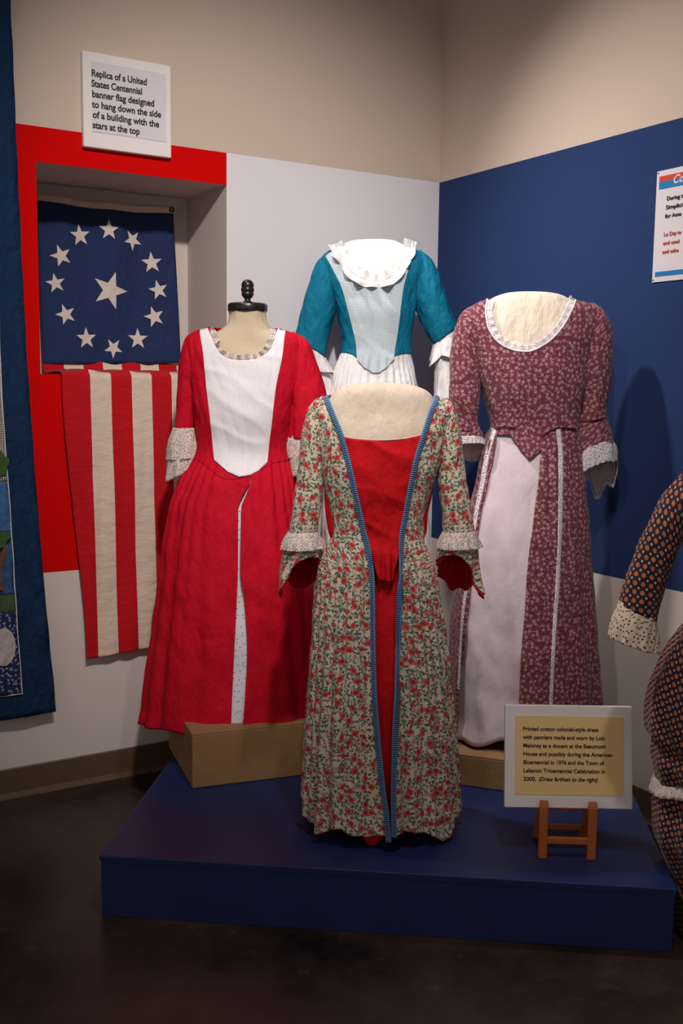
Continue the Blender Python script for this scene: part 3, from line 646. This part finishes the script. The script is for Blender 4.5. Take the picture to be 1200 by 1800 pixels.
NL = [(596, 436), (604, 455), (614, 472), (626, 485), (642, 494), (660, 498)]; NR = [(718, 436), (712, 452), (704, 470), (694, 483), (678, 494), (660, 498)]
tb.wrap('bodice', m_teal, G, tb.ztop, z2(620), NL, NR, .002, 90, 200, .003, closed=True, hem=lambda th: -.060*bump_at(th, 268, 22)-.010*bump_at(th, 268, 50))
tb.panel('front_panel', m_swiss, G, [(572, 451), (588, 480), (599, 503), (610, 540), (620, 580), (626, 610), (627, 634)], [(728, 439), (717, 475), (708, 510), (703, 550), (698, 590), (694, 612), (692, 634)],
         [(572, 451), (588, 439), (596, 446), (604, 458), (614, 472), (626, 485), (642, 494), (660, 498), (678, 494), (694, 483), (704, 470), (712, 454), (718, 440), (728, 438)], [(627, 633), (640, 647), (655, 656), (666, 656), (680, 646), (692, 632)], .006, wav=.016)
RL = [(589, 430), (594, 444), (602, 458), (612, 472), (624, 484), (642, 493), (660, 496), (680, 492), (694, 482), (705, 468), (713, 452), (720, 438), (723, 424)]
tb.strip('neck_ruffle', m_bright, G, RL, .026, .012, .0015, 460, wave=.013, freq=110, lift=.018, irr=.8, rows=8, side=1)
tb.strip('neck_ruffle', m_bright, G, RL, .036, .010, .0015, 460, wave=.005, freq=105, lift=.006, irr=.8, rows=8, side=-1)
tb.wrap('skirt', m_bright, G, z2(618), .78, off=-.003, rows=60, cols=300, hem=lambda th: .004*math.sin(9*th), top=lambda th: -.03*bump_at(th, 268, 22))
tb.tube('sleeve', m_teal, G, [(574, 448, 584, 458), (558, 460, 590, 492), (545, 490, 591, 530), (533, 530, 586, 562), (524, 568, 577, 598), (518, 588, 571, 628)], 1.0, 60, 72, .003, wr=.06, seed=11)
tb.tube('sleeve', m_teal, G, [(726, 446, 738, 440), (722, 480, 758, 457), (726, 525, 774, 490), (738, 560, 787, 528), (752, 590, 797, 558), (762, 606, 802, 574)], 1.0, 60, 72, .003, wr=.06, seed=13)
tb.tube('cuff_ruffle', m_bright, G, [(522, 586, 570, 624), (528, 612, 580, 644), (535, 640, 590, 660)], .9, 24, 120, .0015, ruf=.10, k=7, seed=2, end=lambda th: 1+.1*math.sin(3*th))
tb.tube('cuff_ruffle', m_bright, G, [(535, 605, 572, 630), (540, 650, 580, 660), (548, 705, 592, 700)], .8, 24, 120, .0015, ruf=.09, k=6, seed=4)
tb.tube('cuff_ruffle', m_bright, G, [(763, 600, 800, 572), (757, 622, 808, 595), (754, 640, 815, 618)], .9, 24, 140, .0015, ruf=.13, k=6, seed=5, end=lambda th: 1+.16*math.sin(4*th))
tb.tube('cuff_ruffle', m_bright, G, [(766, 606, 800, 580), (764, 650, 806, 630), (764, 704, 812, 700)], .8, 24, 140, .0015, ruf=.08, k=7, seed=6)
# ---- dark foulard gown at the right edge
B = base_at(1335, 2.98)
rows = [(745, 1290, 1380), (760, 1262, 1410), (800, 1255, 1418), (880, 1262, 1410), (980, 1275, 1398), (1030, 1278, 1395), (1050, 1262, 1408), (1110, 1206, 1460), (1160, 1170, 1495), (1220, 1150, 1515), (1262, 1141, 1526), (1290, 1144, 1522), (1312, 1156, 1512), (1335, 1153, 1515), (1365, 1160, 1508), (1400, 1164, 1505)]
dep = [(745, .05, .05), (780, .09, .09), (880, .12, .11), (1030, .10, .10), (1160, .19, .2), (1290, .24, .26), (1400, .22, .24)]
db = Body(B, rows, dep, 2.2, fold_fn(1.05, .4, .008, (9, 15), 0, 0, 41))
dress_form(B, [(715, 1325, 1345), (722, 1310, 1360), (745, 1295, 1375), (765, 1270, 1400), (880, 1272, 1400), (1030, 1288, 1385), (1090, 1285, 1390)], [(715, .03, .03), (745, .045, .045), (780, .08, .08), (880, .105, .10), (1030, .085, .085)], m_linen, 'cream dress form inside the dark foulard gown at the right edge', .2, 0, hip=1.0)
G = empty('foulard_gown', (*B, 0), 'dark navy gown with orange dots, cut off by the right edge of the photo', 'dress')
zd = lambda y: db.mid(1335, y)[1]
db.wrap('bodice', m_foul, G, db.ztop-.01, zd(1045), off=.001, rows=40, cols=120)
db.wrap('overskirt', m_foul, G, zd(1040), zd(1380), off=.003, rows=60, cols=300, hem=lambda th: .012*math.sin(4*th)+.10*bump_at(th, 255, 40))
ub = Body(B, [(1040, 1280, 1392), (1200, 1190, 1480), (1385, 1164, 1506), (1430, 1152, 1518), (1470, 1153, 1517), (1500, 1165, 1505), (1535, 1181, 1489), (1560, 1189, 1481), (1640, 1192, 1478), (1700, 1192, 1478)], [(1040, .09, .09), (1200, .15, .16), (1430, .22, .24), (1560, .20, .22), (1700, .19, .22)], 2.2, fold_fn(1.0, .1, .006, (11, 18), 0, 0, 44))
ub.wrap('underskirt', m_foul, G, zd(1041), .02, rows=80, cols=260)
P, UV = [], []
for k in range(5):
    row, ur = [], []
    for j in range(361):
        th = 2*PI*j/360; z = zd(1380)+.012*math.sin(4*th)+.10*bump_at(th, 255, 40)+.006-.011*k
        x, y = db.pt(th, zd(1380), .005+.004*k+.004*math.sin(60*th)*k/4); row.append(db.W(x, y, z)); ur.append((j*.005, k*.02))
    P.append(row); UV.append(ur)
grid('ruffle_trim', P, UV, m_lace, G, .0015)
db.tube('sleeve', m_foul, G, [(1262, 765, 1270, 790), (1232, 795, 1268, 850), (1198, 832, 1228, 905), (1166, 868, 1203, 932), (1140, 912, 1185, 962), (1117, 960, 1168, 1002), (1098, 1008, 1156, 1042), (1082, 1056, 1145, 1085)], 1.0, 80, 72, .003, wr=.05, y0=0, y1=-.04, seed=15)
db.tube('sleeve', m_foul, G, [(1400, 790, 1408, 765), (1404, 850, 1438, 795), (1440, 905, 1472, 832), (1467, 932, 1504, 868), (1485, 962, 1530, 912), (1502, 1002, 1553, 960), (1514, 1042, 1572, 1008), (1525, 1085, 1588, 1056)], 1.0, 60, 60, .003, wr=.05, y1=-.04, seed=17)
db.tube('eyelet_cuff', m_eyecuff, G, [(1083, 1052, 1144, 1082), (1073, 1078, 1147, 1108), (1065, 1112, 1150, 1138)], .95, 24, 160, .0015, ruf=.05, k=9, wr=.03, y0=-.04, y1=-.045, scal=.04, shrink=-.002, seed=2)
db.tube('eyelet_cuff', m_eyecuff, G, [(1526, 1082, 1587, 1052), (1523, 1108, 1597, 1078), (1520, 1138, 1605, 1112)], .95, 24, 160, .0015, ruf=.05, k=9, wr=.03, y0=-.04, y1=-.045, scal=.04, shrink=-.002, seed=4)
# ------------------------------------------------------------------ banner flag in the recess
FY = 4.44
flag = empty('banner_flag', (1.5, FY, RZ0), 'red, white and navy star banner hanging from the wall recess over its sill', 'flag')
tl, trp = on_y(66, 352, FY), on_y(304, 376, FY); bl, br = on_y(76, 640, FY), on_y(316, 638, FY)
def canton_pt(u, v, o=0):
    top = tl+(trp-tl)*u; bot = bl+(br-bl)*u
    sag = -.012*math.sin(PI*u)*(1-v)
    p = top+(bot-top)*v; p = p.copy(); p[2] += sag
    p[1] = FY+.010*math.sin(u*9+v*3)*(.4+.6*v)+.012*math.sin(u*17+2)*(1-v)-.004+o; return p
n1, n2 = 50, 50
grid('canton', [[canton_pt(j/n2, i/n1) for j in range(n2+1)] for i in range(n1+1)], [[(j/n2, i/n1) for j in range(n2+1)] for i in range(n1+1)], m_flagblue, flag, .002)
def head_pt(u, k): p = canton_pt(u, 0); p[2] += .03*k; p[1] -= .0005; return p
hd = grid('heading', [[head_pt(j/n2, k/3) for j in range(n2+1)] for k in range(4)], [[(j/n2, k) for j in range(n2+1)] for k in range(4)], m_flagcream, flag, .003)
for u in (.985,):
    g = head_pt(u, .55); bm = bmesh.new(); Rr, rr, A, Bn = .009, .0035, 24, 10; rings = []
    for i in range(A):
        a = 2*PI*i/A; rings.append([bm.verts.new((g[0]+(Rr+rr*math.cos(2*PI*k/Bn))*math.cos(a), g[1]-.004+rr*math.sin(2*PI*k/Bn), g[2]+(Rr+rr*math.cos(2*PI*k/Bn))*math.sin(a))) for k in range(Bn)])
    for i in range(A):
        for k in range(Bn): bm.faces.new((rings[i][k], rings[(i+1) % A][k], rings[(i+1) % A][(k+1) % Bn], rings[i][(k+1) % Bn]))
    bm_obj('grommet', bm, plain('old_brass', (.05, .025, .012), .4), hd, smooth=True)
def star(cpx, cpy, rpx, rot):
    c = on_y(cpx, cpy, FY); bm = bmesh.new(); r = rpx*4.6/F
    # find canton (u, v) of the centre, then cut the star out on the cloth
    def inv(X, Z):
        u, v = .5, .5
        for _ in range(12):
            p = canton_pt(u, v); u += (X-p[0])/.60; v -= (Z-p[2])/.68
        return u, v
    vs = []
    for k in range(10):
        a = rot+k*PI/5+PI/2; q = r if k % 2 == 0 else r*.40
        uu, vv = inv(c[0]+q*math.cos(a)*.97, c[2]+q*math.sin(a)); vs.append(bm.verts.new(canton_pt(uu, vv, -.0035)))
    uu, vv = inv(c[0], c[2]); o = bm.verts.new(canton_pt(uu, vv, -.0035))
    for k in range(10): bm.faces.new((o, vs[k], vs[(k+1) % 10]))
    ob = bm_obj('star', bm, m_star, flag); md = ob.modifiers.new('t', 'SOLIDIFY'); md.thickness = .0012
    return ob
for a in ((140, 414, 19, .12), (189, 405, 18, 0), (233, 422, 18, .6), (106, 450, 19, -.25+.6), (266, 462, 19, .1), (97, 498, 17, .2), (277, 510, 18, .25), (114, 553, 18, -.3+.65), (270, 557, 19, .3), (150, 595, 19, .05), (242, 596, 19, 0), (199, 612, 18, .6), (192, 511, 33, -.35+.05)):
    star(*a)
# striped field: down the recess, across the sill, over its edge and down the wall
b1t, b1b = on_y(160, 700, 4.05)[0], on_y(172, 1145, 4.05)[0]; sw = .0860
#print('stripe', b1t, b1b, on_y(198, 700, 4.05)[0], on_y(237, 700, 4.05)[0])
path = [(FY-.002, bl[2]+.004), (FY-.012, 1.705), (FY-.05, 1.696), (4.25, 1.699), (4.12, 1.696), (4.072, 1.694), (4.062, 1.684), (4.060, 1.66), (4.058, 1.3), (4.060, .9), (4.048, .545)]
pd = np.concatenate(([0], np.cumsum([math.hypot(b[0]-a[0], b[1]-a[1]) for a, b in zip(path, path[1:])])))
fy, fz = Pchip(pd, [p[0] for p in path]), Pchip(pd, [p[1] for p in path])
P, UV = [], []
for i in range(241):
    s_ = pd[-1]*i/240; y, z = fy(s_), fz(s_); dn = sst(1.68, .55, z) if y < 4.07 else 0
    x0, x1 = lerp(1.186, 1.262, dn), lerp(1.78, 1.80, dn); bx = lerp(b1t, b1b, dn)
    if y > 4.075:
        k = (y-4.07)/(FY-4.07); x0 = lerp(1.186, bl[0], min(1, k)); bx = lerp(b1t, bl[0]+.085, min(1, k)); x1 = lerp(1.78, br[0], min(1, k))
    row, ur = [], []
    for j in range(61):
        x = lerp(x0, x1, j/60); wv = (.006*math.sin(x*26+z*3)+.004*math.sin(x*47-z*6))*(sst(1.68, 1.2, z) if y < 4.07 else .25)
        zz = z+(.006*math.sin(x*40)+.006)*(1 if y > 4.08 else 0)+(.008*math.sin(x*9) if i > 225 else 0)*(i-225)/15
        row.append((x, y-abs(wv)-.001 if y < 4.07 else y, zz)); ur.append((max((x-bx)/sw+5, 4.03), s_))
    P.append(row); UV.append(ur)
grid('striped_field', P, UV, m_stripe, flag, .002)
# ------------------------------------------------------------------ writing
def text_mesh(name, body, size, m, parent, O, ux, uz, nrm, bold=.0, shear=0, width=None, align='LEFT'):
    c = bpy.data.curves.new(name, 'FONT'); c.body = body; c.size = size; c.offset = bold; c.extrude = .0006; c.align_x = align; c.shear = shear
    o = bpy.data.objects.new('tmp', c); COL.objects.link(o); dg = bpy.context.evaluated_depsgraph_get(); dg.update()
    me = bpy.data.meshes.new_from_object(o.evaluated_get(dg)); bpy.data.objects.remove(o); me.name = name
    ux, uz, nrm, O = map(Vector, (ux, uz, nrm, O)); k = 1
    if width:
        w = max(v.co.x for v in me.vertices)-min(v.co.x for v in me.vertices); k = width/w
    for v in me.vertices: v.co = O+ux*v.co.x*k+uz*v.co.y+nrm*(v.co.z)
    me.materials.clear()
    return link_mesh(name, me, m, parent)
# ---- wall sign above the recess
sg = empty('wall_sign', (1.47, 4.06, 2.56), 'white board sign about the banner flag, mounted above the wall recess', 'sign')
SX0, SX1, SZ0, SZ1, SY = 1.288, 1.648, 2.562, 2.918, 4.052
box('board', ((SX0+SX1)/2, (SY+WY)/2, (SZ0+SZ1)/2), (SX1-SX0, WY-SY-.001, SZ1-SZ0), m_canvas, sg, None, .004)
pp = box('paper', (1.4735, SY-.001, 2.752), (.304, .001, .262), m_paper, sg)
lines = ['Replica of a United', 'States Centennial', 'banner flag designed', 'to hang down the side', 'of a building with the', 'stars at the top']
lw = [(160, 257), (160, 249), (161, 270), (161, 283), (162, 279), (162, 245)]; ly = [137, 154, 172, 188, 204, 220]
for i, (ln, (xa, xb)) in enumerate(zip(lines, lw)):
    a = on_y(xa+.5, ly[i]+8.5, SY); b_ = on_y(xb, ly[i]+20, SY)
    text_mesh('lettering', ln, .0355, m_ink, pp, (a[0], SY-.0022, 2.8275-.0385*i), (1, 0, 0), (0, 0, 1), (0, -1, 0), .0009, width=b_[0]-a[0])
# ---- poster on navy wall
PXW = WX-.004; po = empty('poster', (PXW, 2.60, 2.05), 'white poster with red and blue header on the navy wall, at the right edge', 'poster')
pb_ = box('sheet', (WX-.0025, 2.74-.155, 2.249), (.004, .31, .398), m_paper, po, None, .0005)
box('header_stripe', (WX-.0052, 2.74-.155, 2.4185), (.0008, .284, .019), plain('orange_red_print', (.60, .05, .02), .6), po)
box('header_stripe', (WX-.0052, 2.74-.155, 2.3955), (.0008, .284, .027), plain('sky_blue_print', (.01, .17, .42), .6), po)
box('footer_stripe', (WX-.0052, 2.74-.155, 2.078), (.0008, .284, .017), bpy.data.materials['sky_blue_print'], po)
tx = lambda s, Y, z, sz, m, w=None, sh=0, b=.0003: text_mesh('lettering', s, sz, m, po, (WX-.0062, Y, z), (0, -1, 0), (0, 0, 1), (-1, 0, 0), b, sh, w)
tx('Co', 2.664, 2.394, .040, m_paper, None, .3, .0008)
for st, Y, z, w in (('During t', 2.688, 2.338, .072), ('Simplici', 2.690, 2.307, .074), ('for Ame', 2.692, 2.276, .074)): tx(st, Y, z, .0195, m_ink, w)
for st, Y, z, w in (('Lu Day m', 2.694, 2.212, .078), ('and used', 2.695, 2.181, .074), ('and othe', 2.696, 2.150, .074)): tx(st, Y, z, .0185, m_inkred, w)
for Y, z in ((2.734, 2.441), (2.734, 2.058)):
    bm = bmesh.new(); bmesh.ops.create_uvsphere(bm, u_segments=10, v_segments=6, radius=.0025); bmesh.ops.translate(bm, vec=(WX-.006, Y, z), verts=bm.verts); bm_obj('pin', bm, m_metal, po, True)
# ---- easel and its sign
fl_, fr_ = np.array([2.147, 2.297, 0]), np.array([2.278, 2.208, 0])
eu = (fr_-fl_)/np.linalg.norm(fr_-fl_); ev = np.array([-eu[1], eu[0], 0])
ez = empty('wooden_easel', (*((fl_+fr_)/2)[:2], PZ), 'small orange-brown wooden easel on the navy platform', 'easel')
Rm = Matrix(((eu[0], ev[0], 0), (eu[1], ev[1], 0), (0, 0, 1)))
def prism(name, pts, c, w, m, parent, bevel=.002):
    """side profile (forward distance, height) with width w along the easel's side axis"""
    bm = bmesh.new(); R = [[bm.verts.new(tuple(c+eu*s*w/2+ev*p[0]+np.array([0, 0, PZ+.001+p[1]]))) for p in pts] for s in (-1, 1)]
    n = len(pts)
    for i in range(n): bm.faces.new((R[0][i], R[0][(i+1) % n], R[1][(i+1) % n], R[1][i]))
    bm.faces.new(R[0]); bm.faces.new(R[1]); return bm_obj(name, bm, m, parent, bevel=bevel)
for c in (fl_+eu*.004, fr_-eu*.004):
    prism('front_leg', [(-.012, 0), (.010, 0), (.014, .162), (.006, .183), (-.006, .183), (-.012, .165)], c, .026, m_wood, ez)
    prism('rest', [(.010, .130), (.075, .128), (.075, .148), (.012, .150)], c, .022, m_wood, ez)
    prism('back_leg', [(.058, .128), (.082, .150), (.155, .0), (.130, .0)], c, .020, m_wood, ez)
c0 = (fl_+fr_)/2; wL = np.linalg.norm(fr_-fl_)
box('crossbar', tuple(c0+np.array([0, 0, PZ+.058])), (wL-.03, .014, .020), m_wood, ez, Rm, .002)
box('crossbar', tuple(c0+ev*.068+np.array([0, 0, PZ+.138])), (wL-.02, .014, .020), m_wood, ez, Rm, .002)
box('crossbar', tuple(c0+ev*.118+np.array([0, 0, PZ+.052])), (wL-.02, .012, .018), m_wood, ez, Rm, .002)
# sign, leaning back on the easel
tilt = math.radians(10)
su = np.array([.848, -.530, 0]); sn = np.array([su[1], -su[0], 0])*1.0  # sn points to the camera
sn = np.array([-.530, -.848, 0]); sup = np.array([0, 0, 1])*math.cos(tilt)-sn*math.sin(tilt); snn = sn*math.cos(tilt)+np.array([0, 0, 1])*math.sin(tilt)
sbl = np.array([0, 0, 0.])
# bottom centre sits on the rests
sc = c0+ev*.026+np.array([0, 0, PZ+.1535])
wS, hS, tS = .398, .318, .02
cxs, _ = 0, 0
def sgp(a, b, d=0): return sc+su*a+sup*b+snn*d
q = ray(998, 1416); # horizontal centring of the board on the photo's line of sight
tq = ((sc-CAMP) @ sn)/(q @ sn); sc = sc+su*(((CAMP+q*tq)-sc) @ su)
ss = empty('easel_sign', tuple(sc), 'white canvas sign with tan label about the printed cotton dress, on the easel', 'sign')
Rs = Matrix(((su[0], -snn[0], sup[0]), (su[1], -snn[1], sup[1]), (su[2], -snn[2], sup[2])))
box('canvas', tuple(sgp(0, hS/2, 0)), (wS, tS, hS), m_canvas, ss, Rs, .003)
tp = box('label_card', tuple(sgp(.001, hS/2+.004, tS/2+.0008)), (.338, .0012, .244), m_tan, ss, Rs)
lines = ['Printed cotton colonial-style dress', 'with panniers made and worn by Lois', 'Maloney as a docent at the Beaumont', 'House and possibly during the American', 'Bicentennial in 1976 and the Town of', 'Lebanon Tricentennial Celebration in', '2000. ']
wd = [131, 142, 143, 154, 140, 141, 22]
k_ = .338/188
for i, (ln, w) in enumerate(zip(lines, wd)):
    text_mesh('lettering', ln, .0172, m_ink, tp, tuple(sgp(-.144+.0004*i, .2388-.0258*i, tS/2+.0018)), tuple(su), tuple(sup), tuple(snn), .00035, width=w*k_)
text_mesh('lettering', '(Dress farthest to the right)', .0172, m_ink, tp, tuple(sgp(-.144+.0024+26*k_, .2388-.0258*6, tS/2+.0018)), tuple(su), tuple(sup), tuple(snn), .00035, .25, width=102*k_)
# ------------------------------------------------------------------ quilt on the left
QY = 4.035
ql = empty('hanging_quilt', (.6, QY, .34), 'patchwork quilt with wide navy border hanging at the left edge', 'quilt')
def q_edge(z): return Pchip([.347, 1.0, 1.9, 3.2], [1.128, 1.082, 1.040, 1.012])(z)
m_qnavy = cloth('quilt_navy_cotton', (.006, .030, .085), .85, .6)
def quilt_part(name, m, xa, xb, za, zb, y, thick=.008, uvs=1, rows=40, cols=24, amp=.006):
    P, UV = [], []
    for i in range(rows+1):
        z = lerp(zb, za, i/rows); row, ur = [], []
        for j in range(cols+1):
            a, b = xa(z), xb(z); x = lerp(a, b, j/cols); zz = z+.012*(x-1.1)*(1 if i == rows and za < .4 else 0)
            row.append((x, y-amp*mnoise.noise((x*7, z*7, 1))-.004*math.sin(x*30)*math.sin(z*30), zz)); ur.append((x, z))
        P.append(row); UV.append(ur)
    return grid(name, P, UV, m, ql, thick)
quilt_part('border', m_qnavy, lambda z: -.7, q_edge, .342, 3.35, QY, .012, rows=120, cols=60)
inner = lambda z: q_edge(z)-.108-.02*sst(1.2, .4, z)+.018*sst(1.5, 2.2, z)
def blk(name, m, za, zb, w=.5, nm=0): return quilt_part(name, m, lambda z: inner(z)-w, inner, za, zb, QY-.014-nm, .004, rows=20, cols=24)
def gingham():
    n = N('gingham_cotton', .85); s = n.sep(n.uv()); f = lambda v: n.gt(n.math('SINE', n.mul(v, 2*PI/.009)), 0.0)
    n.color(n.mix(n.mul(n.add(f(s[0]), f(s[1])), .5), (.60, .55, .50), (.09, .055, .06))); n.bump(n.noise(n.obj(), 20, 3), .4, .01); return n.m
def calico():
    n = N('navy_calico_cotton', .85); u = n.uv(); q_, rc = n.cell(u, 55, .9); m_ = n.math('MAXIMUM', n.ell(q_, 0, 0, .006, .0025), n.ell(q_, .002, .004, .002, .004))
    n.color(n.mix(m_, (.012, .022, .085), (.28, .30, .42))); n.bump(n.noise(n.obj(), 20, 3), .4, .01); return n.m
zq = lambda py: on_y(15, py, QY-.014)[2]
blk('patch', calico(), .44, zq(1075)); blk('patch', cloth('quilt_green_cotton', (.06, .10, .045), .85, .6), zq(1075), zq(1045))
blk('patch', cloth('quilt_blue_cotton', (.04, .10, .24), .85, .6), zq(1045), zq(935)); blk('patch', cloth('quilt_sky_cotton', (.055, .15, .36), .85, .6), zq(935), zq(846))
blk('patch', gingham(), zq(846), zq(692)); blk('patch', cloth('quilt_white_cotton', (.55, .50, .53), .85, .5), zq(692), zq(500))
# tree applique, in front of the sky patch
def blob(name, m, pts, y):
    bm = bmesh.new(); vs = [bm.verts.new((x, y, z)) for x, z in pts]; bm.faces.new(vs); o = bm_obj(name, bm, m, ql); md = o.modifiers.new('t', 'SOLIDIFY'); md.thickness = .003; return o
m_tr = cloth('quilt_brown_cotton', (.20, .065, .03), .85, .6); m_lf = cloth('quilt_leaf_cotton', (.05, .11, .035), .85, .6)
tz = zq(1035); tx0 = on_y(20, 1000, QY)[0]-.02
blob('tree_trunk', m_tr, [(tx0+a, tz+b) for a, b in [(-.055, 0), (-.02, 0), (-.028, .07), (-.002, .16), (-.012, .17), (-.04, .10), (-.048, .18), (-.058, .18), (-.054, .09), (-.10, .16), (-.10, .14), (-.062, .06)]], QY-.030)
def leaf(name, m, cx, cz, rx, rz): blob(name, m, [(cx+rx*math.cos(a)*(1+.10*math.sin(5*a)), cz+rz*math.sin(a)*(1+.12*math.sin(7*a))) for a in [2*PI*i/40 for i in range(40)]], QY-.032)
leaf('tree_leaves', m_lf, tx0-.075, tz+.20, .085, .045); leaf('bush', m_lf, on_y(0, 800, QY)[0]-.02, zq(815), .045, .05)
blob('round_patch', cloth('quilt_cream_cotton', (.55, .48, .46), .85, .5), [(.925+.045*math.cos(a), zq(1135)+.075*math.sin(a)) for a in [2*PI*i/40 for i in range(40)]], QY-.026)
quilt_part('binding_thread', plain('white_thread', (.7, .68, .68)), lambda z: inner(z)-.001, lambda z: inner(z)+.003, .435, 3.1, QY-.016, .002, rows=120, cols=2)
P = [[(lerp(-.1, inner(.44)+.003, j/30), QY-.018-.006*mnoise.noise((lerp(-.1, 1.0, j/30)*7, .44*7, 1)), .437+.004*k) for j in range(31)] for k in range(2)]
grid('binding_thread', P, [[(0, 0)]*31]*2, bpy.data.materials['white_thread'], ql, .002)
